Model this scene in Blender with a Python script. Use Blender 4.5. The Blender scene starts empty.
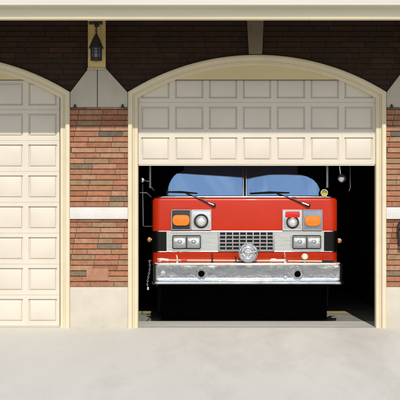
import bpy, bmesh, math, random
from mathutils import Vector
random.seed(7)
S = bpy.context.scene
COL = S.collection
R = math.radians
PI = math.pi

# ------------------------------------------------------------------ measures
D0, HC, K = 15.4, 1.6, 0.0125            # camera distance, eye height, metres per photo pixel on the facade plane
def sc(Y): return K*(D0+Y)/D0
def X(px, Y=0.0): return (px-200)*sc(Y)
def Z(py, Y=0.0): return HC+(200-py)*sc(Y)
EL, AZ = R(42), R(3)                      # sun height, and its swing to the right of straight-on

# ------------------------------------------------------------------ materials
def mat(name, col, rough=.6, metal=0., var=.12, scale=6., bump=0., bscale=40., spec=.5, coat=0., detail=6, stretch=None, dirt=None):
    m = bpy.data.materials.new(name); m.use_nodes = True
    nt = m.node_tree; N = nt.nodes; L = nt.links
    b = N['Principled BSDF']
    b.inputs['Roughness'].default_value = rough; b.inputs['Metallic'].default_value = metal
    b.inputs['Specular IOR Level'].default_value = spec; b.inputs['Coat Weight'].default_value = coat
    b.inputs['Coat Roughness'].default_value = .05
    tc = N.new('ShaderNodeTexCoord'); mp = N.new('ShaderNodeMapping')
    L.new(tc.outputs['Object'], mp.inputs[0])
    if stretch: mp.inputs['Scale'].default_value = stretch
    n = N.new('ShaderNodeTexNoise'); n.inputs['Scale'].default_value = scale; n.inputs['Detail'].default_value = detail
    n.inputs['Roughness'].default_value = .62
    L.new(mp.outputs[0], n.inputs['Vector'])
    r = N.new('ShaderNodeValToRGB')
    r.color_ramp.elements[0].position = .3; r.color_ramp.elements[1].position = .7
    a = [max(0, c*(1-var)) for c in col]; z = [min(1, c*(1+var)) for c in col]
    r.color_ramp.elements[0].color = (*a, 1); r.color_ramp.elements[1].color = (*z, 1)
    L.new(n.outputs['Fac'], r.inputs[0])
    out = r.outputs[0]
    if dirt:                                   # (colour, scale, amount): blotches of a second colour
        dc, ds, da = dirt
        n2 = N.new('ShaderNodeTexNoise'); n2.inputs['Scale'].default_value = ds; n2.inputs['Detail'].default_value = 8
        n2.inputs['Roughness'].default_value = .7
        L.new(mp.outputs[0], n2.inputs['Vector'])
        mr = N.new('ShaderNodeMapRange'); mr.inputs[1].default_value = .5; mr.inputs[2].default_value = .72
        mr.inputs[3].default_value = 0; mr.inputs[4].default_value = da
        L.new(n2.outputs['Fac'], mr.inputs[0])
        mx = N.new('ShaderNodeMixRGB'); mx.inputs[2].default_value = (*dc, 1)
        L.new(mr.outputs[0], mx.inputs[0]); L.new(out, mx.inputs[1]); out = mx.outputs[0]
    L.new(out, b.inputs['Base Color'])
    rr = N.new('ShaderNodeMapRange'); rr.inputs[3].default_value = max(.02, rough*.8); rr.inputs[4].default_value = min(1, rough*1.2)
    L.new(n.outputs['Fac'], rr.inputs[0]); L.new(rr.outputs[0], b.inputs['Roughness'])
    if bump:
        bn = N.new('ShaderNodeTexNoise'); bn.inputs['Scale'].default_value = bscale; bn.inputs['Detail'].default_value = 5
        L.new(tc.outputs['Object'], bn.inputs['Vector'])
        bp = N.new('ShaderNodeBump'); bp.inputs['Strength'].default_value = bump; bp.inputs['Distance'].default_value = .01
        L.new(bn.outputs['Fac'], bp.inputs['Height']); L.new(bp.outputs[0], b.inputs['Normal'])
    return m

def brick_mat(name, stops, rough=.85):        # each brick is its own island of the mesh: a random tone from a palette
    m = bpy.data.materials.new(name); m.use_nodes = True
    nt = m.node_tree; N = nt.nodes; L = nt.links; b = N['Principled BSDF']
    b.inputs['Roughness'].default_value = rough; b.inputs['Specular IOR Level'].default_value = .25
    g = N.new('ShaderNodeNewGeometry'); r = N.new('ShaderNodeValToRGB'); r.color_ramp.interpolation = 'CONSTANT'
    els = r.color_ramp.elements
    while len(els) < len(stops): els.new(.5)
    for e, (p, c) in zip(els, stops): e.position = p; e.color = (*c, 1)
    L.new(g.outputs['Random Per Island'], r.inputs[0])
    tc = N.new('ShaderNodeTexCoord')
    n = N.new('ShaderNodeTexNoise'); n.inputs['Scale'].default_value = 15; n.inputs['Detail'].default_value = 8; n.inputs['Roughness'].default_value = .75
    L.new(tc.outputs['Object'], n.inputs['Vector'])
    mr = N.new('ShaderNodeMapRange'); mr.inputs[1].default_value = .25; mr.inputs[2].default_value = .75; mr.inputs[3].default_value = .56; mr.inputs[4].default_value = 1.36
    L.new(n.outputs['Fac'], mr.inputs[0])
    mx = N.new('ShaderNodeMixRGB'); mx.blend_type = 'MULTIPLY'; mx.inputs[0].default_value = 1
    L.new(r.outputs[0], mx.inputs[1]); L.new(mr.outputs[0], mx.inputs[2]); L.new(mx.outputs[0], b.inputs['Base Color'])
    bn = N.new('ShaderNodeTexNoise'); bn.inputs['Scale'].default_value = 120; bn.inputs['Detail'].default_value = 4
    L.new(tc.outputs['Object'], bn.inputs['Vector'])
    bp = N.new('ShaderNodeBump'); bp.inputs['Strength'].default_value = .5; bp.inputs['Distance'].default_value = .006
    L.new(bn.outputs['Fac'], bp.inputs['Height']); L.new(bp.outputs[0], b.inputs['Normal'])
    return m

def glass_mat(name, tint, refl, rough=.01, dark=.25, base=(.01,.01,.012)):
    m = bpy.data.materials.new(name); m.use_nodes = True
    nt = m.node_tree; N = nt.nodes; L = nt.links
    for n in list(N): N.remove(n)
    o = N.new('ShaderNodeOutputMaterial'); g = N.new('ShaderNodeBsdfGlossy'); t = N.new('ShaderNodeBsdfTransparent'); mx = N.new('ShaderNodeMixShader')
    g.inputs['Color'].default_value = (*tint, 1); g.inputs['Roughness'].default_value = rough
    t.inputs['Color'].default_value = (dark, dark, dark, 1)
    fr = N.new('ShaderNodeFresnel'); fr.inputs[0].default_value = refl
    tc = N.new('ShaderNodeTexCoord'); bn = N.new('ShaderNodeTexNoise'); bn.inputs['Scale'].default_value = 2.5; bn.inputs['Detail'].default_value = 1
    L.new(tc.outputs['Object'], bn.inputs['Vector'])
    bp = N.new('ShaderNodeBump'); bp.inputs['Strength'].default_value = .06; bp.inputs['Distance'].default_value = .02
    L.new(bn.outputs['Fac'], bp.inputs['Height']); L.new(bp.outputs[0], g.inputs['Normal'])
    L.new(fr.outputs[0], mx.inputs[0]); L.new(t.outputs[0], mx.inputs[1]); L.new(g.outputs[0], mx.inputs[2]); L.new(mx.outputs[0], o.inputs[0])
    return m

M = {}
M['concrete'] = mat('concrete', (.615,.59,.535), .95, var=.045, scale=1.3, bump=.3, bscale=90, spec=.1, detail=5, stretch=(1,.22,1), dirt=((.475,.45,.40), .8, .75))
def grit(m, sc_, lo, hi):
    nt = m.node_tree; N = nt.nodes; L = nt.links; b = N['Principled BSDF']; src = b.inputs['Base Color'].links[0].from_socket
    tc = N.new('ShaderNodeTexCoord'); n = N.new('ShaderNodeTexNoise'); n.inputs['Scale'].default_value = sc_; n.inputs['Detail'].default_value = 3; n.inputs['Roughness'].default_value = .8
    mr = N.new('ShaderNodeMapRange'); mr.inputs[1].default_value = .3; mr.inputs[2].default_value = .7; mr.inputs[3].default_value = lo; mr.inputs[4].default_value = hi
    mx = N.new('ShaderNodeMixRGB'); mx.blend_type = 'MULTIPLY'; mx.inputs[0].default_value = 1
    L.new(tc.outputs['Object'], n.inputs['Vector']); L.new(n.outputs['Fac'], mr.inputs[0]); L.new(src, mx.inputs[1]); L.new(mr.outputs[0], mx.inputs[2]); L.new(mx.outputs[0], b.inputs['Base Color'])
grit(M['concrete'], 45, .93, 1.05)
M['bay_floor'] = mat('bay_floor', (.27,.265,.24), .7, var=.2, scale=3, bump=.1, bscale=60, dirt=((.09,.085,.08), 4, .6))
M['yellow_line'] = mat('yellow_line', (.33,.29,.12), .7, var=.25, scale=9)
M['apron'] = mat('apron', (.53,.51,.45), .85, var=.12, scale=2.2, bump=.2, bscale=70, stretch=(.3,2,1), dirt=((.33,.31,.25), 3, .5))
grit(M['apron'], 30, .85, 1.12)
M['asphalt'] = mat('asphalt', (.12,.12,.13), .9, var=.35, scale=1.2, bump=.3, bscale=200)
M['lawn'] = mat('lawn', (.06,.09,.03), .95, var=.35, scale=4)
M['joint'] = mat('joint', (.42,.39,.32), .9, var=.2, scale=8)
M['cream_door'] = mat('cream_door', (.65,.588,.495), .5, var=.03, scale=3, bump=.05, bscale=150, dirt=((.57,.505,.41), 1.7, .4))
M['cream_trim'] = mat('cream_trim', (.665,.58,.41), .55, var=.04, scale=4, bump=.06, bscale=90, dirt=((.55,.47,.26), 5, .25))
M['ochre_trim'] = mat('ochre_trim', (.66,.545,.30), .6, var=.05, scale=3, bump=.06, bscale=90, dirt=((.54,.43,.22), 2, .4), stretch=(.5,1,1))
M['plinth'] = mat('plinth', (.55,.505,.42), .75, var=.07, scale=4, bump=.12, bscale=60, dirt=((.45,.405,.335), 2.5, .5))
M['white_band'] = mat('white_band', (.64,.615,.585), .8, var=.05, scale=5, bump=.35, bscale=60, dirt=((.52,.49,.45), 6, .5))
M['grey_panel'] = mat('grey_panel', (.475,.43,.345), .7, var=.07, scale=5, bump=.1, bscale=60, dirt=((.36,.35,.32), 3, .3))
M['post_wood'] = mat('post_wood', (.62,.47,.19), .6, var=.18, scale=6, bump=.1, bscale=50, stretch=(6,6,.6))
M['keystone'] = mat('keystone', (.17,.135,.09), .8, var=.12, scale=7, bump=.15, bscale=60)
M['mortar'] = mat('mortar', (.10,.072,.055), .95, var=.2, scale=20, bump=.2, bscale=150)
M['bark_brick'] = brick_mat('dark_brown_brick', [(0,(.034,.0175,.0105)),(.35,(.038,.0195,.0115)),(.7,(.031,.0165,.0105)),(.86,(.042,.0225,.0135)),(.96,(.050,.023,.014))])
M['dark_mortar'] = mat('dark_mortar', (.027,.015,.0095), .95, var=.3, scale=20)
M['brick'] = brick_mat('red_brick', [(0,(.36,.165,.088)),(.11,(.40,.20,.120)),(.22,(.32,.132,.072)),(.33,(.40,.215,.130)),(.43,(.345,.170,.092)),(.52,(.31,.19,.105)),(.58,(.385,.165,.090)),(.68,(.37,.205,.122)),(.80,(.27,.170,.095)),(.85,(.34,.150,.085)),(.93,(.20,.145,.095)),(.955,(.125,.10,.08)),(.975,(.31,.125,.07))])
M['gutter'] = mat('gutter', (.60,.56,.49), .45, var=.03, scale=2, stretch=(.3,3,3), dirt=((.66,.60,.45), 2, .25))
M['frieze'] = mat('frieze', (.73,.67,.51), .55, var=.04, scale=3, stretch=(.3,2,2))
M['soffit'] = mat('soffit', (.34,.27,.17), .8, var=.1, scale=3)
M['shingle'] = mat('shingle', (.09,.07,.055), .9, var=.3, scale=20, bump=.4, bscale=30)
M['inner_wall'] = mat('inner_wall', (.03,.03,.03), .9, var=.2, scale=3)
M['black_metal'] = mat('black_metal', (.018,.018,.02), .45, var=.3, scale=12, bump=.1, bscale=60)
M['iron'] = mat('iron', (.03,.028,.028), .55, metal=.3, var=.3, scale=20, bump=.2, bscale=80)
M['rubber'] = mat('rubber', (.012,.012,.012), .8, var=.2, scale=15)
M['red'] = mat('red_paint', (.47,.023,.0035), .30, var=.08, scale=2, coat=.08, bump=.02, bscale=5, spec=.25, dirt=((.38,.016,.003), 3, .4))
M['chrome'] = mat('chrome', (.80,.80,.81), .10, metal=1, var=.08, scale=5, bump=.06, bscale=9, dirt=((.45,.45,.47), 9, .5))
M['bumper'] = mat('bumper_chrome', (.84,.85,.88), .08, metal=1, var=.10, scale=7, bump=.22, bscale=7, dirt=((.40,.42,.47), 13, .7), stretch=(.5,1,1.6))
M['steel'] = mat('brushed_steel', (.80,.80,.79), .24, metal=.95, var=.08, scale=4, bump=.03, bscale=90, stretch=(1,4,14), dirt=((.55,.55,.56), 3, .5))
M['tread'] = mat('tread_plate', (.55,.54,.52), .35, metal=.9, var=.2, scale=30, bump=.5, bscale=60)
M['orange'] = mat('orange_lens', (.70,.19,.008), .2, var=.12, scale=40, coat=.5, bump=.1, bscale=120)
M['red_lens'] = mat('red_lens', (.60,.012,.012), .2, var=.1, scale=40, coat=.5)
M['yellow_lens'] = mat('yellow_lens', (.65,.52,.03), .2, var=.2, scale=60, coat=.5)
M['reflector'] = mat('reflector', (.92,.92,.91), .22, metal=.4, var=.1, scale=60, bump=.5, bscale=110)
M['lens'] = glass_mat('headlamp_glass', (1,1,1), 1.5, .03, .95)
M['windscreen'] = glass_mat('windscreen_glass', (.40,.62,.95), 5.2, .012, .25)
M['side_glass'] = glass_mat('side_glass', (.8,.9,1.0), 1.6, .01, .3)
M['lantern_glass'] = mat('lantern_glass', (.11,.115,.12), .25, var=.3, scale=25, coat=.3)
M['pole_wood'] = mat('pole_wood', (.52,.40,.22), .55, var=.2, scale=12, stretch=(1,10,10))
M['ivory'] = mat('ivory', (.66,.60,.47), .45, var=.1, scale=20)
M['under'] = mat('shade_black', (.002,.002,.002), 1, var=.2, scale=8, spec=0)  # near-black without gloss: deep shade put into the colour
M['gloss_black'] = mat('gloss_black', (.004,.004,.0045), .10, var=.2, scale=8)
M['seat'] = mat('seat_vinyl', (.03,.03,.032), .6, var=.2, scale=10)
M['grey_steel'] = mat('grey_steel', (.36,.36,.36), .4, metal=.6, var=.15, scale=20)
M['dull_steel'] = mat('dull_steel', (.20,.20,.20), .5, metal=.5, var=.3, scale=25)
M['bulb'] = mat('silvered_dome', (.86,.86,.85), .16, metal=.7, var=.1, scale=30, bump=.3, bscale=70)
M['blue_panel'] = mat('blue_grey_panel', (.32,.36,.42), .25, metal=.7, var=.15, scale=12)

# ------------------------------------------------------------------ mesh helper
class MB:
    def __init__(s): s.bm = bmesh.new()
    def _bev(s, fs, w, seg=2):
        if w <= 0: return
        es = list({e for f in fs for e in f.edges})
        bmesh.ops.bevel(s.bm, geom=es, offset=w, segments=seg, profile=.6, affect='EDGES', clamp_overlap=True)
    def box(s, x0, x1, y0, y1, z0, z1, bev=0, seg=2):
        v = [s.bm.verts.new((x, y, z)) for x in (x0, x1) for y in (y0, y1) for z in (z0, z1)]
        q = [(0,1,3,2),(4,6,7,5),(0,4,5,1),(2,3,7,6),(0,2,6,4),(1,5,7,3)]
        s._bev([s.bm.faces.new([v[i] for i in f]) for f in q], bev, seg); return s
    def prism(s, pts, y0, y1, bev=0, seg=2):     # outline in x,z pushed through y
        a = [s.bm.verts.new((x, y0, z)) for x, z in pts]; b = [s.bm.verts.new((x, y1, z)) for x, z in pts]
        n = len(pts); fs = [s.bm.faces.new(a), s.bm.faces.new(b[::-1])]
        for i in range(n): fs.append(s.bm.faces.new((a[i], b[i], b[(i+1)%n], a[(i+1)%n])))
        if bev:
            es = [e for e in fs[0].edges]
            bmesh.ops.bevel(s.bm, geom=es, offset=bev, segments=seg, profile=.6, affect='EDGES', clamp_overlap=True)
        return s
    def ring(s, outer, inner, y0, y1):           # flat frame between two outlines of equal count
        n = len(outer)
        A = [[s.bm.verts.new((x, y, z)) for x, z in o] for o in (outer, inner) for y in (y0, y1)]
        of, ob, nf, nb = A
        for i in range(n):
            j = (i+1)%n
            s.bm.faces.new((of[i], of[j], nf[j], nf[i])); s.bm.faces.new((ob[i], nb[i], nb[j], ob[j]))
            s.bm.faces.new((of[i], ob[i], ob[j], of[j])); s.bm.faces.new((nf[i], nf[j], nb[j], nb[i]))
        return s
    def grid(s, rows, closed=False):
        V = [[s.bm.verts.new(p) for p in r] for r in rows]
        for a, b in zip(V, V[1:]):
            n = len(a)
            for i in range(n if closed else n-1):
                j = (i+1)%n
                s.bm.faces.new((a[i], a[j], b[j], b[i]))
        return V
    def tube(s, path, r, seg=10, cap=True):
        P = [Vector(p) for p in path]; rows = []
        rs = r if isinstance(r, (list, tuple)) else [r]*len(P)
        for i, p in enumerate(P):
            t = (P[min(i+1, len(P)-1)]-P[max(i-1, 0)]).normalized()
            u = t.cross(Vector((0,0,1)))
            if u.length < 1e-3: u = t.cross(Vector((1,0,0)))
            u.normalize(); w = t.cross(u)
            rows.append([p+rs[i]*(math.cos(k*2*PI/seg)*u+math.sin(k*2*PI/seg)*w) for k in range(seg)])
        V = s.grid(rows, True)
        if cap: s.bm.faces.new(V[0][::-1]); s.bm.faces.new(V[-1])
        return s
    def lathe(s, c, prof, axis='y', seg=32):      # prof: (radius, offset along axis)
        rows = []
        for r, h in prof:
            row = []
            for k in range(seg):
                a = k*2*PI/seg; u, w = max(r, 1e-4)*math.cos(a), max(r, 1e-4)*math.sin(a)
                row.append({'y': (c[0]+u, c[1]+h, c[2]+w), 'z': (c[0]+u, c[1]+w, c[2]+h), 'x': (c[0]+h, c[1]+u, c[2]+w)}[axis])
            rows.append(row)
        V = s.grid(rows, True)
        s.bm.faces.new(V[0]); s.bm.faces.new(V[-1][::-1]); return s
    def torus(s, c, R0, r, rot=0, stretch=1.0, seg=14, n=8):
        rows = []
        for i in range(seg+1):
            a = i*2*PI/seg; row = []
            for k in range(n):
                b = k*2*PI/n; q = R0+r*math.cos(b)
                x, y, z = q*math.cos(a), r*math.sin(b), q*math.sin(a)*stretch
                row.append((c[0]+x*math.cos(rot)-y*math.sin(rot), c[1]+x*math.sin(rot)+y*math.cos(rot), c[2]+z))
            rows.append(row)
        s.grid(rows, True); return s
    def build(s, name, m, parent=None, smooth=35, kind=None):
        bm = s.bm
        bmesh.ops.remove_doubles(bm, verts=bm.verts, dist=1e-5)
        bmesh.ops.recalc_face_normals(bm, faces=bm.faces)
        me = bpy.data.meshes.new(name)
        top = parent
        while top is not None and top.parent is not None: top = top.parent
        if top is not None:
            l = top.location; bmesh.ops.translate(bm, verts=bm.verts, vec=(-l.x, -l.y, -l.z))
        bm.to_mesh(me); bm.free()
        me.materials.append(M[m])
        if smooth:
            me.shade_smooth(); me.set_sharp_from_angle(angle=R(smooth))
        o = bpy.data.objects.new(name, me); COL.objects.link(o)
        if parent is not None: o.parent = parent
        if kind: o['kind'] = kind
        return o
def thing(name, label, cat, loc, group=None):
    o = bpy.data.objects.new(name, None); COL.objects.link(o); o.location = loc; o.empty_display_size = .2
    o['label'] = label; o['category'] = cat
    if group: o['group'] = group
    return o
def rrect(x0, x1, z0, z1, r, n=5):
    pts = []
    for cx, cz, a0 in ((x1-r, z1-r, 0), (x0+r, z1-r, PI/2), (x0+r, z0+r, PI), (x1-r, z0+r, 1.5*PI)):
        for k in range(n+1):
            a = a0+k*PI/2/n; pts.append((cx+r*math.cos(a), cz+r*math.sin(a)))
    return pts

# ------------------------------------------------------------------ ground
def slab(name, x0, x1, y0, y1, z, m):
    mb = MB(); mb.grid([[(x0,y0,z),(x1,y0,z)],[(x0,y1,z),(x1,y1,z)]]); return mb.build(name, m, kind='structure', smooth=0)
slab('ground', -900, 900, -900, 900, -.03, 'lawn')
slab('road', -900, 900, -24, -7.502, -.012, 'asphalt')
slab('forecourt', -30, 30, -7.5, .10, 0.0, 'concrete')
slab('threshold', -7, 9, .09, .82, 0.0045, 'apron')
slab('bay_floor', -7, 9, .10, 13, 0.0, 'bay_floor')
slab('floor_line', -2.2, 4.0, 1.85, 2.30, 0.0045, 'yellow_line')

# ------------------------------------------------------------------ fire station
st = thing('fire_station', 'brick fire station front with cream arched door bays under a wide eave', 'fire station', (X(257), 0, 0))
CEN = [-59, 257, 573]; HALF = 129
RPX = 243.4
def arch_y(dx, off=0.0):                         # photo row of the arch line, off pixels inside the outer edge
    r = RPX-off; return 55+RPX-math.sqrt(max(r*r-dx*dx, 0))
xl, xr = -217-29, 731+29
# dark upper wall, bricks cut to the arches
def hole(px):                                     # lowest wall row at this column
    for c in CEN:
        d = abs(px-c)
        if d < HALF: return arch_y(d)
    return 107.0
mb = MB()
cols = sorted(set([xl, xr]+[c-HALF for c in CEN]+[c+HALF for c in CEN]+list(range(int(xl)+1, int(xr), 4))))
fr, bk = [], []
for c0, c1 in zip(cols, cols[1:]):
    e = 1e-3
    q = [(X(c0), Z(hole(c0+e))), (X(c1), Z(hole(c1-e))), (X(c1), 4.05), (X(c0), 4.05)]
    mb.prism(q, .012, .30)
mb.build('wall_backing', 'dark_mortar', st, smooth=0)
bw, bh, jt = .30, .0677, .010
def bricks(mb, x0, x1, z0, z1, yf, depth, keep=None, wob=.0025, off=0.):
    r = 0; z = z0
    while z < z1-.012:
        zt = min(z+bh, z1)
        x = x0-((r*.137+off+(.15 if r%2 else 0))%bw); 
        while x < x1-.012:
            w = bw*random.choice((1,1,1,.62)); a, b = max(x, x0), min(x+w, x1)
            if b-a > .02:
                if keep is None or keep(a+jt/2, b-jt/2, z, zt):
                    d = random.uniform(-wob, wob)
                    mb.box(a+(jt*.3 if a > x0 else 0), b-(jt*.3 if b < x1 else 0), yf+d, yf+depth, z+jt*.55, zt-jt*.55)
            x += w
        z += bh; r += 1
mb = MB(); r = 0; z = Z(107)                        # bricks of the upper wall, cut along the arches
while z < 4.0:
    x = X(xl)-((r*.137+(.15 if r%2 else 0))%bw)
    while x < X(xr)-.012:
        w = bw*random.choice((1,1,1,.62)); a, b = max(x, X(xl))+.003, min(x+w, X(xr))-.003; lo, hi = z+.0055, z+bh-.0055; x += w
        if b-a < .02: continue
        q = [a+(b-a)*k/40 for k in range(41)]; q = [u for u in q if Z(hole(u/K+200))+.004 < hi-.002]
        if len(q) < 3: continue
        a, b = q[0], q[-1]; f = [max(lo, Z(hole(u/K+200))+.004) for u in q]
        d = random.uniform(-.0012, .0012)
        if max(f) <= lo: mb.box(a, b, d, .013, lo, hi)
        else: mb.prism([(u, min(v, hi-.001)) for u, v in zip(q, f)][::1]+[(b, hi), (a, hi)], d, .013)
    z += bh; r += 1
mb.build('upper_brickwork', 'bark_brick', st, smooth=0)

PIERS = [-217, 99, 415, 731]
for pc in PIERS:
    a, b = X(pc-29), X(pc+29)
    core = MB().box(a-.06, b+.06, .012, .30, 0, Z(107)).build('pier', 'mortar', st, smooth=0)
    mb = MB()
    bricks(mb, a, b, Z(287), Z(219), 0., .02, off=.05)
    mb.build('brickwork', 'brick', core, smooth=0); mb = MB()
    bricks(mb, a, b, Z(207), Z(107), 0., .02, off=.11)
    mb.build('brickwork', 'brick', core, smooth=0)
    MB().box(a+.001, b-.001, -.028, .03, Z(219), Z(207.2), .004).build('stone_band', 'white_band', st)
    MB().box(a+.001, b-.001, -.016, .03, 0.0, Z(287), .004).build('plinth', 'plinth', st)
    # grey splayed panels either side of a seam
    for sgn in (-1, 1):
        pts = [(pc-1.5+sgn*.35, 69), (pc-1.7+sgn*9, 69), (pc+sgn*28.6, 92.5), (pc+sgn*28.6, 107.2), (pc-1.5+sgn*.35, 107.2)]
        MB().prism([(X(p), Z(y)) for p, y in pts], -.022, .012, .003).build('splay_panel', 'grey_panel', st)
        mb = MB(); cx = X(pc+sgn*23.8); z0 = Z(107.5)
        mb.box(cx-.022, cx+.022, -.05, -.0235, z0-.006, z0+.008, .003); mb.tube([(cx,-.05,z0+.008),(cx,-.03,z0+.03)], .012)
        mb.build('clip', 'iron', st)
    MB().box(X(pc-10.6), X(pc+6.8), -.07, .012, Z(68.8), 3.9, .006).box(X(pc-8), X(pc+4.2), -.076, -.0701, Z(66.5), 3.88, .004).build('post', 'post_wood', st)
    MB().box(X(pc-11.2), X(pc+7.4), -.085, -.0225, Z(70.0), Z(68.6), .003).build('post_foot', 'grey_panel', st)
pa = MB(); pa.box(X(86.5), X(108.5), -.010, .0, Z(280.5), Z(268.5), .002); pa.build('patch_tile', 'patch', st) if 'patch' in M else None

for c in CEN:
    # keystone
    MB().prism([(X(c-10.4), 3.92), (X(c-8.2), Z(54.5)), (X(c+5), Z(54.5)), (X(c+6.8), 3.92)], -.035, .012, .004).build('keystone', 'keystone', st)
    # casing: swept moulding up the jamb, over the arch and down again
    def path(off, n=36):
        h = HALF-off; pts = [(c-h, 328)]
        for k in range(n+1):
            d = -h+2*h*k/n; pts.append((c+d, arch_y(abs(d), off)))
        pts.append((c+h, 328)); return [(X(p), max(Z(y), 0.0)) for p, y in pts]
    def casing(name, prof, m):                     # prof: (pixels in from the outer edge, depth)
        mb = MB(); rows = [[(x, y, z) for x, z in path(o)] for o, y in prof]
        mb.grid(rows); return mb.build(name, m, st, 30)
    casing('arch_casing', [(0,.05),(0,-.03),(.4,-.040),(1.6,-.046),(3.2,-.046),(4.2,-.040),(4.6,-.028),(4.9,.004),(6.3,.006),(6.3,.10)], 'cream_trim')
    casing('inner_stop', [(6.2,.016),(6.5,.004),(9.2,.004),(9.9,.012),(9.9,.11)], 'cream_trim')
    # flat board that fills the head of the arch
    pts = []
    hb = 9.5; zb = 79.3
    n = 40; hw = math.sqrt((RPX-hb)**2-(55+RPX-zb)**2)
    for k in range(n+1):
        d = -hw+2*hw*k/n; pts.append((X(c+d), Z(arch_y(abs(d), hb))))
    MB().prism(pts, .030, .055).build('arch_board', 'ochre_trim', st)
    MB().box(X(c-hw-8), X(c+hw+8), .034, .050, Z(80.0), Z(79.35)).build('head_shadow_strip', 'keystone', st, smooth=0)  # dark strip standing in for the shadow gap below the board

# sectional garage doors
PIT = (HALF-11)*2/7
SH = 30.9
def section(parent, c, z0, h, y=.062, flat=None):
    """one cream section: rails and stiles round seven grooved panels, built upright; flat=(y0, z) lays it on the ceiling track"""
    x0, x1 = X(c-118.6, y), X(c+118.6, y); pit = (x1-x0)/7
    mb = MB(); T = .045
    gap = .0016
    mx, mz = pit*.082, h*.125
    def rect(a, b, lo, hi, d): return [(a, d, lo), (b, d, lo), (b, d, hi), (a, d, hi)]
    for i in range(7):
        a, b = x0+i*pit, x0+(i+1)*pit; lo, hi = z0+gap, z0+h-gap
        rows = [rect(a, b, lo, hi, y)]
        for ins, d in ((0, 0), (.0015, .022), (.0125, .022), (.024, .008), (.036, .004)):
            rows.append(rect(a+mx+ins, b-mx-ins, lo+mz+ins, hi-mz-ins, y+d))
        V = mb.grid(rows, True); mb.bm.faces.new(V[-1])
    z1 = z0+h
    mb.grid([[(x0,y,z0+gap),(x1,y,z0+gap)],[(x0,y+.005,z0),(x1,y+.005,z0)],[(x0,y+T,z0),(x1,y+T,z0)],[(x0,y+T,z1),(x1,y+T,z1)],[(x0,y+.005,z1),(x1,y+.005,z1)],[(x0,y,z1-gap),(x1,y,z1-gap)]])
    for xx in (x0, x1): mb.bm.faces.new([mb.bm.verts.new(p) for p in ((xx,y,z0+gap),(xx,y+T,z0+gap),(xx,y+T,z1-gap),(xx,y,z1-gap))])
    if flat:
        y0, zz = flat
        for v in mb.bm.verts: v.co = (v.co.x, y0+(v.co.z-z0), zz-(v.co.y-y))
    return mb.build('door_section', 'cream_door', parent, 25)
hsec = SH*sc(.062)
for c in CEN:
    raised = c == 257
    zb = Z(164.6 if raised else 326.2, .062)
    MB().box(X(c-118.5), X(c+118.5), .066, .106, zb-.014, zb+.004).build('garage_door', 'plinth', st, smooth=0)
    gd = [o for o in st.children if o.name.startswith('garage_door')][-1]
    for k in range(8):
        z0 = zb+.004+k*hsec
        if z0 < 3.3: section(gd, c, z0, hsec)
        else: section(gd, c, 0, hsec, flat=(.45+(k-4)*hsec, 3.56))
    for sg in (-1, 1):
        mb = MB(); cx = X(c+sg*120.5)
        mb.box(cx-.02, cx+.02, .112, .118, .01, 3.3); mb.box(cx-.003+.017*sg, cx+.003+.017*sg, .118, .17, .01, 3.3)
        mb.box(cx-.02, cx+.02, .45, 3.2, 3.45, 3.47)
        mb.build('track', 'steel', gd, smooth=0)

# eave
yl = -1.29
prof = [(0,4.10),(-1.44,4.03),(-1.445,4.02),(-1.445,3.826),(-1.452,3.822),(-1.457,3.815),(-1.454,3.808),(-1.445,3.806),(-1.39,3.806),(-1.38,3.801)]
mb = MB(); mb.grid([[(x, y+.062, z+.008) for y, z in prof] for x in (X(xl)-.3, X(xr)+.3)]); mb.build('gutter', 'gutter', st, 30)
cove = [(-1.38,3.801)]
for k in range(9):
    a = k/8*PI/2; cove.append((-1.315-.03*math.cos(a), 3.797-.115*math.sin(a)))
cove += [(-1.352,3.677),(-1.362,3.675),(-1.366,3.669),(-1.362,3.663),(-1.33,3.660),(-1.26,3.660),(-1.26,3.93)]
mb = MB(); mb.grid([[(x, y+.062, z+.010) for y, z in cove] for x in (X(xl)-.3, X(xr)+.3)]); mb.build('fascia', 'frieze', st, 40)
MB().box(X(xl)-.3, X(xr)+.3, -1.26, .0, 3.93, 3.96).build('soffit', 'soffit', st, smooth=0)
mb = MB(); mb.grid([[(x, -1.43, 4.035), (x, 6, 6.6), (x, 13.5, 4.035)] for x in (X(xl)-.3, X(xr)+.3)]); mb.build('roof', 'shingle', st, smooth=0)
# inside of the bays
x0, x1 = X(xl)+.02, X(xr)-.02
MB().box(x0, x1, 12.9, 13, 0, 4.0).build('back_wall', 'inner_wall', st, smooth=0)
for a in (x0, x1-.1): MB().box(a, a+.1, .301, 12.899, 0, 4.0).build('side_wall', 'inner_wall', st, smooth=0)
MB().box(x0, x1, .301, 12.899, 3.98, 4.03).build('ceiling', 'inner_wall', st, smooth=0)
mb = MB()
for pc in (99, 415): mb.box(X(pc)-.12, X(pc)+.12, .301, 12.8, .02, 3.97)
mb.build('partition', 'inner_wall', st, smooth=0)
M['patch'] = mat('patch_tile', (.36,.175,.105), .85, var=.2, scale=14, bump=.2, bscale=90)
MB().box(X(86.5), X(108.5), -.009, .0, Z(280.4), Z(268.4), .003).build('patch_tile', 'patch', st)

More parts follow.
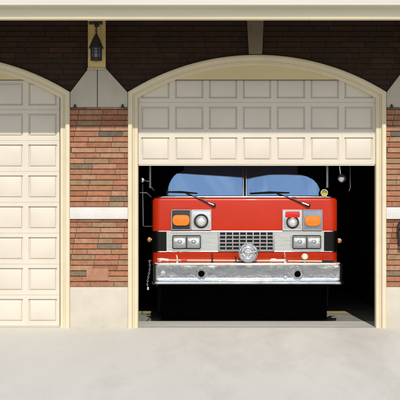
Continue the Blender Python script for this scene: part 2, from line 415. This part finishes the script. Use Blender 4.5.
# ------------------------------------------------------------------ lantern
lx, ly = X(97.4), -.17
ln = thing('wall_lantern', 'dark iron lantern with pointed roof hanging before the tan post', 'lantern', (lx, -.08, Z(60)))
sl = sc(ly)
lz = lambda py: Z(22+(py-22)*.975, ly)
mb = MB(); mb.tube([(lx-.10, -.082, lz(22)), (lx+.07, -.082, lz(22))], .018, 8); mb.tube([(lx,-.08,lz(22.5)),(lx,-.13,lz(22)),(lx,ly,lz(22.5)),(lx,ly,lz(24.5))], .014, 8)
mb.box(lx-.03, lx+.03, -.088, -.0765, lz(26), lz(20.5), .004)
mb.build('bracket', 'iron', ln)
mb = MB(); z = lz(24.8)
for k in range(5):
    mb.torus((lx, ly, z-.018), .011, .0042, rot=(PI/2 if k%2 else 0), stretch=1.7); z -= .026
mb.tube([(lx,ly,z+.016),(lx,ly,lz(35.5))], .008, 8)
mb.build('chain', 'iron', ln)
def lsq(r, z, y=ly): return [(lx+r*math.cos(a+PI/8), y+r*math.sin(a+PI/8), z) for a in [k*PI/4 for k in range(8)]]
mb = MB(); V = mb.grid([lsq(.012, lz(34.6)), lsq(.020, lz(35.6)), lsq(.05, lz(40)), lsq(.088, lz(47.5)), lsq(.096, lz(48.1)), lsq(.096, lz(49.0)), lsq(.06, lz(49.0))], True); mb.bm.faces.new(V[0]); mb.build('roof', 'iron', ln, 20)
mb = MB(); V = mb.grid([lsq(.062, lz(49)), lsq(.062, lz(59))], True); mb.bm.faces.new(V[0]); mb.bm.faces.new(V[1]); mb.build('glass', 'lantern_glass', ln, 20)
mb = MB()
for k in range(8):
    a = k*PI/4+PI/8; p = (lx+.068*math.cos(a), ly+.068*math.sin(a)); mb.tube([(*p, lz(48.9)), (*p, lz(59.6))], .007, 6)
for zz, t in ((lz(59.6), .012), (lz(54), .004), (lz(51.2), .004)):
    rr = [lsq(.072, zz-t), lsq(.072, zz+t), lsq(.058, zz+t), lsq(.058, zz-t)]; mb.grid(rr+[rr[0]], True)
V = mb.grid([lsq(.078, lz(59.6)-.012), lsq(.078, lz(59.6)-.022), lsq(.03, lz(59.6)-.03)], True); mb.bm.faces.new(V[-1]); mb.bm.faces.new(V[0])
mb.build('cage', 'iron', ln, 20)

# ------------------------------------------------------------------ black box at the right pier
bx = thing('wall_box', 'black metal box fixed to the brick pier at the right edge', 'wall box', (X(402), -.002, Z(246)))
yb = -.09
MB().box(X(397.6), X(408), -.10, -.003, Z(246), Z(229), .010).build('box', 'black_metal', bx)
MB().prism([(X(396.6), Z(228.6)), (X(396.6), Z(226)), (X(399), Z(221.5)), (X(407), Z(221.5)), (X(409), Z(226)), (X(409), Z(228.6))], -.13, -.003, .006).build('hood', 'black_metal', bx)
MB().tube([(X(400), -.101, Z(233)), (X(400), -.12, Z(234)), (X(400), -.12, Z(239)), (X(400), -.101, Z(240))], .006, 8).build('handle', 'iron', bx)

# ------------------------------------------------------------------ fire engine
YF, YB = .48, .30
TX0, TX1 = X(152, YF), X(338, YF); TC = (TX0+TX1)/2
fe = thing('fire_engine', 'red fire engine with chrome bumper parked nose out in the open bay', 'fire engine', (TC, YF, 0))
fx = lambda p: X(p, YF)
fz = lambda p: Z(p, YF)
def plan(x0, x1, yf, r, yb, n=8):
    pts = [(x0, yb)]
    for k in range(n+1):
        a = PI-k*PI/2/n; pts.append((x0+r+r*math.cos(a), yf+r-r*math.sin(a)))
    for k in range(n+1):
        a = PI/2-k*PI/2/n; pts.append((x1-r+r*math.cos(a), yf+r-r*math.sin(a)))
    pts.append((x1, yb)); return pts
ZT = fz(197.6); ZL = .60; ZCR = 2.55
# cab: red lower shell with wheel openings, cowl, pillars and roof
mb = MB()
base = plan(TX0, TX1, YF, .11, 1.12)
extra = []
def side(x):                                       # wheel opening and rear of the cab side
    pts = []
    for k in range(13):
        a = PI-k*PI/12; pts.append((x, 1.72+.60*math.cos(a)*-1*-1, .50+.60*math.sin(a)))
    return pts
def shell(pl, levels):
    rows = []
    for z, ins in levels: rows.append([(TC+(x-TC)*(1-ins/1.2), y+ins, z) for x, y in pl])
    return rows
mb.grid(shell(base, [(ZL,.012),(ZL+.02,0),(ZT-.035,0),(ZT-.012,.008),(ZT,.028)]))
# cowl ledge
top = shell(base, [(ZT,.028)])[0]; inn = shell(base, [(ZT+.004,.10)])[0]
mb.grid([top, inn])
for x in (TX0, TX1):                               # side panels behind the front corner, cut over the wheel
    rows = [[], []]
    for k in range(25):
        y = 1.12+1.28*k/24; d = y-1.72
        zb_ = .50+math.sqrt(max(.60**2-d*d, 0)) if abs(d) < .60 else ZL
        rows[0].append((x, y, max(zb_, ZL))); rows[1].append((x, y, ZT))
    mb.grid(rows)
mb.box(TX0+.01, TX1-.01, 2.39, 2.41, ZL, ZCR)       # rear wall of the cab
for x in (TX0+.035, TX1-.065):
    mb.box(x, x+.03, .98, 1.06, ZT, ZCR); mb.box(x, x+.03, 2.25, 2.39, ZT, ZCR); mb.box(x, x+.03, 1.06, 2.25, ZCR-.1, ZCR)
mb.build('cab', 'red', fe, 40)
rp = plan(TX0+.02, TX1-.02, YF+.10, .25, 2.40)
mb = MB(); V = mb.grid([[(x, y, ZCR) for x, y in rp], [(x, y, ZCR+.12) for x, y in rp], [(TC+(x-TC)*.92, 1.4+(y-1.4)*.92, ZCR+.22) for x, y in rp]])
mb.bm.faces.new(V[-1]); mb.bm.faces.new(V[0]); mb.build('cab_roof', 'red', fe, 40)
# windscreen: two warped panes that wrap round the corners
TL = [(152,4.5),(180,4.6),(200,5.4),(225,6.6),(243,7.6),(244,9.2),(247,8.6),(255,7.3),(270,5.6),(285,5.4),(302,5.9),(315,7.2),(338,8.5)]
def tilt(x):
    p = x/sc(YF+.05)+200
    for (a, u), (b, v) in zip(TL, TL[1:]):
        if p <= b: return R(u+(v-u)*max(0, min(1, (p-a)/(b-a))))
    return R(TL[-1][1])
def wpane(xa, xb, n=40, m=10):
    rows = []
    x0, x1, r = TX0+.03, TX1-.03, .25
    for j in range(m+1):
        z = ZT+.025+(ZCR-ZT-.025)*j/m; row = []
        for i in range(n+1):
            x = xa+(xb-xa)*i/n
            yy = YF+.05
            dl = (x0+r)-x; dr = x-(x1-r); d = max(dl, dr, 0)
            yy += r-math.sqrt(max(r*r-min(d, r*.985)**2, 0))
            u = abs(x-TC)/1.0
            al = tilt(x)
            row.append((x, yy+(z-ZT)*math.tan(al), z))
        rows.append(row)
    return rows
for xa, xb in ((TX0+.034, TC-.025), (TC+.025, TX1-.034)):
    mb = MB(); mb.grid(wpane(xa, xb)); mb.build('windscreen', 'windscreen', fe, 60)
mb = MB()                                           # chrome post between the panes, two thin beads
for dx in (-.019, .019): mb.tube([(TC+dx, YF+.030, ZT), (TC+dx, YF+.030+.9*math.tan(R(8.6)), ZT+.9)], .0105, 10)
mb.build('windscreen_post', 'chrome', fe)
MB().tube([(TC, YF+.042, ZT), (TC, YF+.042+.9*math.tan(R(8.6)), ZT+.9)], .016, 8).build('post_gasket', 'rubber', fe)
gp = plan(TX0+.012, TX1-.012, YF+.015, .13, .95)
mb = MB(); mb.tube([(x, y, ZT+.008) for x, y in gp], .011, 8); mb.build('windscreen_trim', 'chrome', fe)
for x in (TX0+.05, TX1-.05):
    MB().box(x-.003, x+.003, 1.062, 2.248, ZT, ZCR-.1).build('side_window', 'side_glass', fe)
# added near-black sheets that imitate the dark curved edge of the reflection
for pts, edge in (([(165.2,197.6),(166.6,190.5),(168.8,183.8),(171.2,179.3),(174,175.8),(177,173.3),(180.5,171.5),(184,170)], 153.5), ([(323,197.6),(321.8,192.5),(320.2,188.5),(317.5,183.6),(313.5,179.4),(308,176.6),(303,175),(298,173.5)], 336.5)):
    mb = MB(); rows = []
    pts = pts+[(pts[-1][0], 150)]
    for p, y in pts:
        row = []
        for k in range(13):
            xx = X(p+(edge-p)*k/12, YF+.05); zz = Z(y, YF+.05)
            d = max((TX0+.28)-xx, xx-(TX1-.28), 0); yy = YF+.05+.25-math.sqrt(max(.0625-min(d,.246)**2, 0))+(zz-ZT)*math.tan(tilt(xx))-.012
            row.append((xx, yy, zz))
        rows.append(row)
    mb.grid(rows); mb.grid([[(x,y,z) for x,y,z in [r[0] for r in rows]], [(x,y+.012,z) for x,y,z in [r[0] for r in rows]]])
    mb.build('reflection_edge_mask', 'under', fe, 40)
# inside the cab
for x in (TC-.65, TC+.65):
    mb = MB(); mb.box(x-.25, x+.25, 1.35, 1.85, 1.15, 1.35, .05); mb.box(x-.25, x+.25, 1.80, 1.95, 1.3, 2.1, .05); mb.build('cab_seat', 'seat', fe)
MB().box(TX0+.12, TX1-.12, YF+.32, YF+.6, 1.2, ZT-.05, .04).build('dashboard', 'seat', fe)
swh = MB(); swh.torus((TC+.62, YF+.72, ZT+.02), .2, .014, seg=28); swh.tube([(TC+.62,YF+.72,ZT+.02),(TC+.62,YF+.55,ZT-.2)], .02); swh.box(TC+.43, TC+.81, YF+.712, YF+.728, ZT+.01, ZT+.03); swh.build('steering_wheel', 'rubber', fe)
# rear body, frame, wheels
mb = MB(); mb.box(TX0+.01, TX1-.01, 2.5, 5.0, .62, 2.3, .03); mb.box(TX0+.01, TX1-.01, 5.0+.002, 6.2, 1.12, 2.3, .03); mb.box(TX0+.01, TX1-.01, 6.202, 8.2, .62, 2.3, .03); mb.build('rear_body', 'red', fe)
for x in (TX0+.002, TX1-.022):
    mb = MB()
    for k in range(3): mb.box(x, x+.02, 2.6+k*.8, 3.32+k*.8, .75, 1.9, .01)
    mb.build('locker_shutter', 'steel', fe)
MB().box(TC-.45, TC+.45, .62, 8.1, .42, .60, .02).box(TX0+.10, TX1-.10, .90, .93, .02, .62).box(TX0+.30, TX1-.30, .94, 1.1, .28, .55).build('chassis_with_shade_sheet', 'under', fe)  # frame, plus an added thin black sheet standing in for shade underneath
for y in (1.72, 5.6):
    for sg, x in ((-1, TX0+.04), (1, TX1-.04)):
        w = MB(); w.lathe((x, y, .50), [(.30, 0), (.46, 0), (.50, -.03*sg), (.505, -.15*sg), (.50, -.27*sg), (.46, -.30*sg), (.30, -.30*sg)], 'x', 40)
        t = w.build('wheel', 'rubber', fe)
        MB().lathe((x, y, .50), [(.02,.02*sg),(.10,.02*sg),(.12,-.04*sg),(.24,-.06*sg),(.295,-.005*sg),(.30,-.02*sg),(.29,-.1*sg)], 'x', 32).build('rim', 'chrome', t)
# brushed steel band round the nose
bp_ = plan(TX0-.004, TX1+.004, YF-.005, .112, 1.10)
zb0, zb1 = fz(251.6), fz(231.2)
mb = MB(); mb.grid([[(x, y, z) for x, y in bp_] for z in (zb0, zb1)]); nb = mb.build('nose_band', 'steel', fe, 40)
for z in (zb0, zb1):
    mb = MB(); mb.tube([(x, y, z) for x, y in bp_], .006, 8); mb.build('band_bead', 'chrome', nb)
# added black wraps imitating dark reflections on the band's rounded corners
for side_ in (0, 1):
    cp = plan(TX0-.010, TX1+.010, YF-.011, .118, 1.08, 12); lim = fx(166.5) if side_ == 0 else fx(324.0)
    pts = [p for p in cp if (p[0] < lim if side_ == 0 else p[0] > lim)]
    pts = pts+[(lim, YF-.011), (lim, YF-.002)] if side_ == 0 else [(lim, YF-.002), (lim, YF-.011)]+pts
    mb = MB(); mb.grid([[(x, y, z) for x, y in pts] for z in (zb0+.008, zb1-.008)]); mb.build('dark_reflection_wrap', 'gloss_black', nb, 30)
# grille
gx0, gx1, gz0, gz1 = fx(219), fx(273.5), fz(250.2), fz(232)
gr = MB().box(gx0, gx1, YF-.012, YF-.0055, gz0, gz1).build('grille', 'rubber', fe, smooth=0)
mb = MB(); cw = (gx1-gx0)/8; rh = (gz1-gz0)/5
for i in range(9):
    x = gx0+i*cw; w = .008 if 0 < i < 8 else .013
    mb.box(x-w, x+w, YF-.035, YF-.0125, gz0-.006, gz1+.006, .002)
for j in range(6):
    z = gz0+j*rh; mb.box(gx0, gx1, YF-.030, YF-.014, z-.0075, z+.0075, .002)
mb.build('grille_bars', 'grey_steel', gr)
# upper lamp clusters
def lampbox(px0, px1, y0, y1, m, dep=.03, name='lamp_panel', par=None, r=.006):
    return MB().prism(rrect(fx(px0), fx(px1), fz(y1), fz(y0), r), YF-dep, YF-.001, .004).build(name, m, par or fe)
def frame(px0, px1, y0, y1, t, yf, par, m='chrome', r=.012, name='bezel'):
    o = rrect(fx(px0), fx(px1), fz(y1), fz(y0), r); q = t*sc(YF)
    i = rrect(fx(px0)+q, fx(px1)-q, fz(y1)+q, fz(y0)-q, max(r-q*.6, .004))
    mb = MB(); mb.ring(o, i, yf-.012, yf); return mb.build(name, m, par)
def roundlamp(px, py, rp, par, yf):
    r = rp*sc(YF); c = (fx(px), yf, fz(py))
    MB().lathe(c, [(r*1.06, 0), (r*1.08, -.014), (r*1.0, -.020), (r*.95, -.012), (r*.94, .0)], 'y').build('lamp_ring', 'steel', par)
    MB().lathe(c, [(r*.95, -.001), (r*.7, -.002), (.001, -.003)], 'y').build('lamp_recess', 'rubber', par)
    MB().lathe(c, [(r*.80, -.004), (r*.79, -.022), (r*.70, -.045), (r*.5, -.060), (r*.25, -.068), (.001, -.070)], 'y').build('lamp_dome', 'bulb', par)
def signal(px0, px1, y0, y1, par, yf):
    pts = rrect(fx(px0), fx(px1), fz(y1), fz(y0), .042, 8)
    l = MB().prism(pts, yf-.022, yf, .012, 3).build('indicator_lens', 'orange', par)
p = lampbox(171.3, 190.8, 209.6, 230, 'black_metal'); p.name = 'indicator_panel'
frame(171.3, 190.8, 209.6, 230, .8, YF-.028, p, 'grey_steel')
signal(172.8, 189.4, 215, 225.4, p, YF-.0305)
p = lampbox(191.3, 211.2, 209.6, 230, 'steel', .034)
frame(191.3, 211.2, 209.6, 230, 1.2, YF-.032, p, 'steel')
roundlamp(201.2, 221.2, 7.0, p, YF-.0345)
MB().box(fx(171.3), fx(211.5), YF-.03, YF-.001, fz(233), fz(231), .004).build('trim_strip', 'steel', fe)
p = lampbox(282.3, 302, 209.6, 230.4, 'steel', .034)
frame(282.3, 302, 209.6, 230.4, 1.2, YF-.032, p, 'steel')
MB().prism(rrect(fx(285), fx(299.6), fz(217.4), fz(211.4), .02, 6), YF-.06, YF-.0345, .012, 3).build('beacon_lens', 'red_lens', p)
roundlamp(292.3, 222.3, 6.2, p, YF-.0345)
p = lampbox(302.6, 322.2, 209.6, 230.4, 'blue_panel'); p.name = 'indicator_panel.001'
frame(302.6, 322.2, 209.6, 230.4, .8, YF-.028, p, 'grey_steel')
signal(304.8, 320.2, 215.6, 225.8, p, YF-.0305)
# paired rectangular headlamps
for a, b in ((171.4, 201.8), (291.2, 321.8)):
    p = MB().prism(rrect(fx(a), fx(b), fz(250.0), fz(234.2), .03), YF-.022, YF-.006, .004).build('headlamp_housing', 'black_metal', fe)
    frame(a, b, 234.2, 250.0, .8, YF-.02, p, 'steel', .03)
    w = (b-a-4.4)/2
    for k in range(2):
        q0 = a+1.7+k*(w+1.0); q1 = q0+w
        h = MB().prism(rrect(fx(q0), fx(q1), fz(248.0), fz(236.2), .014), YF-.034, YF-.0225, .004).build('headlamp', 'reflector', p)
        frame(q0, q1, 236.2, 248.0, .9, YF-.0345, p, 'chrome', .016, 'headlamp_rim')
        MB().prism(rrect(fx(q0+1), fx(q1-1), fz(247), fz(237.2), .012), YF-.050, YF-.046, .003).build('headlamp_lens', 'lens', p)
        MB().lathe(((fx(q0)+fx(q1))/2, YF-.0345, fz(242.1)), [(.036,0),(.034,-.006),(.022,-.003),(.012,-.010),(.001,-.011)], 'y').build('bulb_cap', 'chrome', p)
# side marker lamps
for px, py, sg in ((148.6, 240, -1), (340.6, 241, 1)):
    c = (fx(px), YF+.16, fz(py)); x0 = TX0 if sg < 0 else TX1
    m_ = MB().tube([(x0, c[1], c[2]), (c[0], c[1], c[2])], .012).lathe(c, [(.001,-.012),(.03,-.006),(.034,.01),(.02,.03)], 'y', 20).build('side_marker', 'chrome', fe)
    MB().lathe((c[0], c[1]-.013, c[2]-.002), [(.025,.006),(.022,-.006),(.012,-.014),(.001,-.016)], 'y', 20).build('marker_lens', 'orange', m_)
# amber lamp at the windscreen corner
c = (X(324.3, YF-.01), YF-.01, Z(192.8, YF-.01))
m_ = MB().lathe(c, [(.047,.03),(.050,0),(.046,-.008),(.040,-.008)], 'y', 28).tube([(c[0], c[1]+.01, c[2]-.04), (c[0], c[1]+.04, ZT-.01)], .012).build('corner_lamp', 'chrome', fe)
MB().lathe(c, [(.041,-.004),(.036,-.016),(.02,-.024),(.001,-.026)], 'y', 28).build('corner_lens', 'yellow_lens', m_)
# wipers
def wiper(piv, tip, b0, b1):
    yv = YF-.012
    P = lambda q, d=0: (X(q[0], yv), yv-d, Z(q[1], yv))
    w = MB()
    a = P(piv, .02); t = (X(tip[0], YF+.03), YF+.022, Z(tip[1], YF+.03))
    w.tube([a, ((a[0]+t[0])/2, (a[1]+t[1])/2-.012, (a[2]+t[2])/2+.006), t], [.013, .009, .007], 8)
    w.lathe((a[0], YF-.001, a[2]), [(.024,0),(.024,-.03),(.014,-.042),(.001,-.044)], 'y', 16)
    o = w.build('wiper_arm', 'black_metal', fe)
    u = MB(); q0 = (X(b0[0], YF+.03), YF+.030, Z(b0[1], YF+.03)); q1 = (X(b1[0], YF+.03), YF+.030, Z(b1[1], YF+.03))
    mid = ((q0[0]+q1[0])/2, YF+.02, (q0[2]+q1[2])/2+.008)
    u.tube([q0, mid, q1], [.007, .012, .006], 8); u.build('wiper_blade', 'rubber', o)
    MB().tube([(X(tip[0]*.2+piv[0]*.8, YF-.02), YF-.032, Z(tip[1]*.2+piv[1]*.8, YF-.02)), (a[0], a[1]-.014, a[2])], [.008,.011], 8).build('wiper_nut', 'chrome', o)
wiper((214, 205), (186, 193.2), (165.5, 191.8), (197.5, 193.2))
wiper((308.5, 205.2), (277, 193.4), (250, 193.2), (289.5, 192.6))
# mirrors and rails
mr = MB(); mr.tube([(X(150.0,.42), .42, Z(160,.42)), (X(150.0,.42), .42, Z(188,.42))], .016, 10); mr.tube([(X(150.0,.42), .42, Z(186,.42)), (TX0+.02, .62, Z(190,.42))], .012, 8); mr.tube([(X(150.0,.42), .42, 2.35), (TX0+.05, .70, 2.40)], .012, 8); mr.tube([(X(150,.42), .42, 2.36), (X(150.0,.42), .42, Z(160.2,.42))], .016, 10)
mr = mr.build('mirror_bracket', 'grey_steel', fe)
mm = MB(); mm.lathe((X(142.2,.40), .40, Z(180,.40)), [(.001,-.03),(.025,-.025),(.038,-.008),(.042,.008),(.03,.03),(.001,.04)], 'y', 24); mm.tube([(X(142.2,.4), .42, Z(180,.4)), (X(150,.42), .42, Z(181.5,.42))], .007, 8); mm.build('round_mirror', 'chrome', mr)
mm = MB(); mm.tube([(X(142.6,.44),.44,Z(184,.44)),(X(143.2,.44),.44,Z(226,.44)),(X(148,.44),.46,Z(226.5,.44)),(TX0,.60,Z(226.5,.44))], .006, 8); mm.tube([(X(139.6,.44),.44,Z(192.5,.44)),(X(147,.44),.44,Z(193,.44)),(X(151,.44),.47,Z(197,.44))], .005, 8); mm.build('grab_rail', 'dull_steel', mr)
mr = MB(); mr.tube([(X(327.3,.42), .42, 2.35), (X(327.3,.42), .42, Z(187.5,.42))], .016, 10); mr.tube([(X(327.3,.42), .42, Z(186,.42)), (X(327.3,.42), YF+.16, Z(188,.42))], .010, 8); mr.tube([(X(327.3,.42), .42, 2.35),(TX1-.05,.70,2.40)], .012, 8)
mr.tube([(X(339.8,.40), .40, 2.33), (X(339.8,.40), .40, Z(167,.40))], .014, 10); mr.tube([(X(327.3,.42),.42,2.33),(X(339.8,.40),.40,2.33)], .012, 8)
mr.tube([(X(339.8,.40), .40, 2.30),(X(350,.40), .40, 2.28),(X(350.3,.40),.40,Z(188,.40)),(X(349,.40),.40,Z(191,.40))], .0045, 8)
mr = mr.build('mirror_bracket', 'grey_steel', fe)
mm = MB(); mm.lathe((X(342,.40), .40, Z(178.2,.40)), [(.001,-.035),(.03,-.028),(.048,-.010),(.056,.006),(.04,.035),(.001,.045)], 'y', 28); mm.tube([(X(341,.4),.42,Z(176,.4)),(X(339.8,.4),.41,Z(167,.4))], .008, 8); mm.build('round_mirror', 'steel', mr)

# front bumper: swept channel with rolled lips, hooked back at both ends
BX0, BX1 = X(150.2, YB), X(345, YB)
bpl = plan(BX0+.02, BX1-.02, YB, .10, .74, 10)
def offset(pl, d):
    out = []
    for i, (x, y) in enumerate(pl):
        a = Vector(pl[max(i-1,0)]); b = Vector(pl[min(i+1,len(pl)-1)]); t = (b-a).normalized(); nrm = Vector((-t.y, t.x))
        if i == 0 or i == len(pl)-1: nrm = Vector((-1 if i == 0 else 1, 0))
        out.append((x+nrm.x*d, y+nrm.y*d))
    return out
q = offset(bpl, .1)
sg_ = 1 if q[len(q)//2][1] < YB else -1
zq = lambda p: Z(p, YB)
bprof = [(-.06, zq(284.4)), (.004, zq(284.4)), (.016, zq(283.9)), (.019, zq(282.8)), (.016, zq(281.6)), (.003, zq(281.0)), (0, zq(280.4)), (.0008, zq(277)), (.001, zq(272.5)), (.0006, zq(268)), (0, zq(265.6)), (.006, zq(265.1)), (.010, zq(264.3)), (.006, zq(263.5)), (-.01, zq(263.3)), (-.10, zq(263.3))]
mb = MB(); mb.grid([[(x, y, z) for x, y in offset(bpl, d*sg_)] for d, z in bprof]); bu = mb.build('bumper', 'bumper', fe, 40)
zd = zq(263.3)+.001
MB().box(BX0+.06, BX1-.06, YB+.02, .70, zd-.006, zd+.003).build('bumper_deck', 'tread', fe, smooth=0)
for px, py in ((201.4, 274), (297.8, 274.2)):
    c = (X(px,YB), YB-.012, zq(py))
    MB().lathe(c, [(.074,.006),(.074,-.006),(.062,-.022),(.046,-.022),(.036,-.010),(.034,.02)], 'y', 32).build('tow_ring', 'chrome', bu)
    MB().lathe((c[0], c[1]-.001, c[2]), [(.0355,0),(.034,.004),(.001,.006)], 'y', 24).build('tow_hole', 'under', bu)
for px, py, r in ((285.4, 277.5, .022), (163, 273, .030), (171, 268, .007), (171, 279, .007), (214, 269, .007), (190, 279, .007), (333, 268.5, .008), (333, 278, .008), (222, 277, .006), (262, 270, .006), (312, 278, .007)):
    MB().lathe((X(px,YB), YB-.010, zq(py)), [(r,.003),(r,-.004),(r*.6,-.008),(.001,-.009)], 'y', 16).build('bolt_head', 'chrome', bu)
# siren on the deck
c = (X(248.2, .30), .30, Z(253, .30)); r = .127
sr = MB().lathe(c, [(r*.55,.16),(r*.8,.10),(r*.97,.03),(r,0),(r*.97,-.012),(r*.90,-.012),(r*.86,0),(r*.80,.012),(r*.72,.005),(r*.66,.014),(r*.58,.006),(r*.5,.016),(r*.1,.02)], 'y', 48).build('siren', 'chrome', fe)
mb = MB()
for k in range(8):
    a = k*PI/4+.2; mb.tube([(c[0]+.03*math.cos(a), c[1]-.006, c[2]+.03*math.sin(a)), (c[0]+r*.84*math.cos(a), c[1]-.004, c[2]+r*.84*math.sin(a))], .0055, 6)
mb.torus((c[0], c[1]-.004, c[2]), r*.58, .006, seg=32)
mb.build('siren_grille', 'steel', sr)
MB().lathe((c[0], c[1]-.002, c[2]), [(.048,.004),(.044,-.012),(.03,-.014),(.024,-.024),(.001,-.028)], 'y', 24).build('siren_hub', 'chrome', sr)
MB().box(c[0]-.05, c[0]+.05, c[1]+.02, c[1]+.14, zd+.003, c[2]-.06, .01).build('siren_foot', 'black_metal', sr)
# brackets, knob and posts on the deck
def brk(px, y, h, m='black_metal', w=.018):
    x = X(px, y); mb = MB(); mb.box(x-w, x+w, y-.02, y+.02, zd+.003, zd+.018, .003); mb.tube([(x, y, zd+.015), (x, y, zd+h*.7), (x-.01, y-.006, zd+h)], [.012,.009,.010], 8)
    mb.torus((x, y, zd+.045), .022, .006, rot=PI/2); return mb.build('tool_bracket', m, fe)
brk(212.2, .36, .13); brk(285.2, .36, .13, 'chrome'); brk(236, .37, .085); brk(177.2, .36, .10, 'ivory', .012)
c = (X(304.8, .40), .40, Z(257, .40))
MB().lathe(c, [(.001,-.03),(.03,-.024),(.044,-.006),(.046,.01),(.036,.03)], 'y', 24).tube([(c[0], c[1]+.01, zd), (c[0], c[1]+.01, c[2])], .014).build('hose_cap', 'ivory', fe)

# ------------------------------------------------------------------ tools and chain carried by the bumper
zt = zd+.036
pk = thing('pike_pole', 'wooden pike pole with white pointed tip lying on the chrome bumper left of the siren', 'pole', (X(195,.36), .36, zd))
MB().tube([(X(168,.36), .36, zt), (X(244,.36), .372, zt-.006)], .012, 10).build('pole', 'pole_wood', pk)
MB().tube([(X(157,.36), .355, zt+.016), (X(161,.36), .357, zt+.012), (X(168.5,.36), .36, zt)], [.004,.017,.017], 10).tube([(X(163,.36), .357, zt+.008), (X(160,.36), .35, zt-.012), (X(157.5,.36), .345, zt-.008)], [.009,.007,.003], 8).build('tip', 'ivory', pk)
MB().tube([(X(181,.36), .36, zt), (X(187,.36), .361, zt)], .017, 10).build('ferrule', 'red', pk)
ax = thing('forcible_entry_bar', 'pale metal entry bar with wooden grip lying on the bumper right of the siren', 'pry bar', (X(275,.36), .36, zd))
MB().tube([(X(253,.36), .372, zt-.008), (X(271,.36), .365, zt-.006)], .013, 10).build('grip', 'pole_wood', ax)
MB().tube([(X(270,.36), .365, zt-.006), (X(286,.36), .36, zt-.004)], .018, 10).box(X(271,.36), X(276,.36), .345, .372, zt-.006, zt+.022, .005).build('head', 'ivory', ax)
hl = thing('hand_lever', 'straw coloured hand lever with black end lying at the right end of the bumper', 'lever', (X(312,.36), .36, zd))
MB().tube([(X(288,.36), .365, zt-.010), (X(323,.36), .36, zt-.014)], .011, 10).build('shaft', 'pole_wood', hl)
MB().tube([(X(322,.36), .36, zt-.014), (X(334,.36), .355, zt-.016)], [.018,.014], 10).build('handle', 'rubber', hl)
ch = thing('safety_chain', 'thin steel chain dangling from the left end of the chrome bumper', 'chain', (X(149,.34), .34, Z(289,.34)))
mb = MB(); n = 15
for k in range(n):
    t = k/(n-1); px = 149.4-1.6*t+.7*math.sin(t*6); py = 261.5+27*t
    mb.torus((X(px,.34), .345, Z(py,.34)), .009, .0036, rot=(PI/2 if k%2 else .3), stretch=1.7)
mb.build('links', 'dull_steel', ch)
MB().tube([(X(149.4,.34), .345, Z(260.5,.34)), (X(151.5,.34), .40, Z(260.8,.34))], .008, 8).build('hook', 'chrome', ch)
MB().box(X(147,.34), X(149,.34), .335, .355, Z(290,.34), Z(287,.34), .004).build('shackle', 'chrome', ch)

# ------------------------------------------------------------------ light, sky, camera
w = bpy.data.worlds.new('World'); S.world = w; w.use_nodes = True
nt = w.node_tree; bg = nt.nodes['Background']
sky = nt.nodes.new('ShaderNodeTexSky'); sky.sky_type = 'NISHITA'; sky.sun_disc = False
sky.sun_elevation = EL; sky.sun_rotation = PI-AZ; sky.altitude = 100; sky.air_density = 1; sky.dust_density = .6; sky.ozone_density = 1.5
hs = nt.nodes.new('ShaderNodeHueSaturation'); hs.inputs['Saturation'].default_value = .72
tcw = nt.nodes.new('ShaderNodeTexCoord'); cn = nt.nodes.new('ShaderNodeTexNoise'); cn.inputs['Scale'].default_value = 11; cn.inputs['Detail'].default_value = 8
mpw = nt.nodes.new('ShaderNodeMapping'); mpw.inputs['Scale'].default_value = (1, 1, 2.6); mpw.inputs['Location'].default_value = (.4, 0, 1.3)
cm = nt.nodes.new('ShaderNodeMapRange'); cm.inputs[1].default_value = .46; cm.inputs[2].default_value = .72; cm.inputs[4].default_value = .6
cx_ = nt.nodes.new('ShaderNodeMixRGB'); cx_.inputs[2].default_value = (12, 12.2, 12.6, 1)
nt.links.new(tcw.outputs['Generated'], mpw.inputs[0]); nt.links.new(mpw.outputs[0], cn.inputs['Vector']); nt.links.new(cn.outputs['Fac'], cm.inputs[0])
nt.links.new(sky.outputs[0], hs.inputs['Color']); nt.links.new(cm.outputs[0], cx_.inputs[0]); nt.links.new(hs.outputs[0], cx_.inputs[1]); nt.links.new(cx_.outputs[0], bg.inputs[0]); bg.inputs[1].default_value = .118
sd = bpy.data.lights.new('Sun', 'SUN'); sd.energy = 3.3; sd.angle = R(.53); sd.color = (1, .95, .87)
so = bpy.data.objects.new('Sun', sd); COL.objects.link(so)
d = Vector((math.sin(AZ)*math.cos(EL), -math.cos(AZ)*math.cos(EL), math.sin(EL)))
so.rotation_euler = d.to_track_quat('Z', 'Y').to_euler(); so.location = d*20
cd = bpy.data.cameras.new('Camera'); cam = bpy.data.objects.new('Camera', cd); COL.objects.link(cam)
cam.location = (0, -D0, HC); cam.rotation_euler = (PI/2, 0, 0)
cd.sensor_width = 36; cd.lens = 36*D0/(400*K); cd.clip_end = 3000
S.camera = cam
S.render.engine = 'CYCLES'
S.render.resolution_x = S.render.resolution_y = 1024
vs = S.view_settings; vs.view_transform = 'Standard'; vs.look = 'None'; vs.gamma = 1; vs.use_curve_mapping = False
vs.exposure = .06
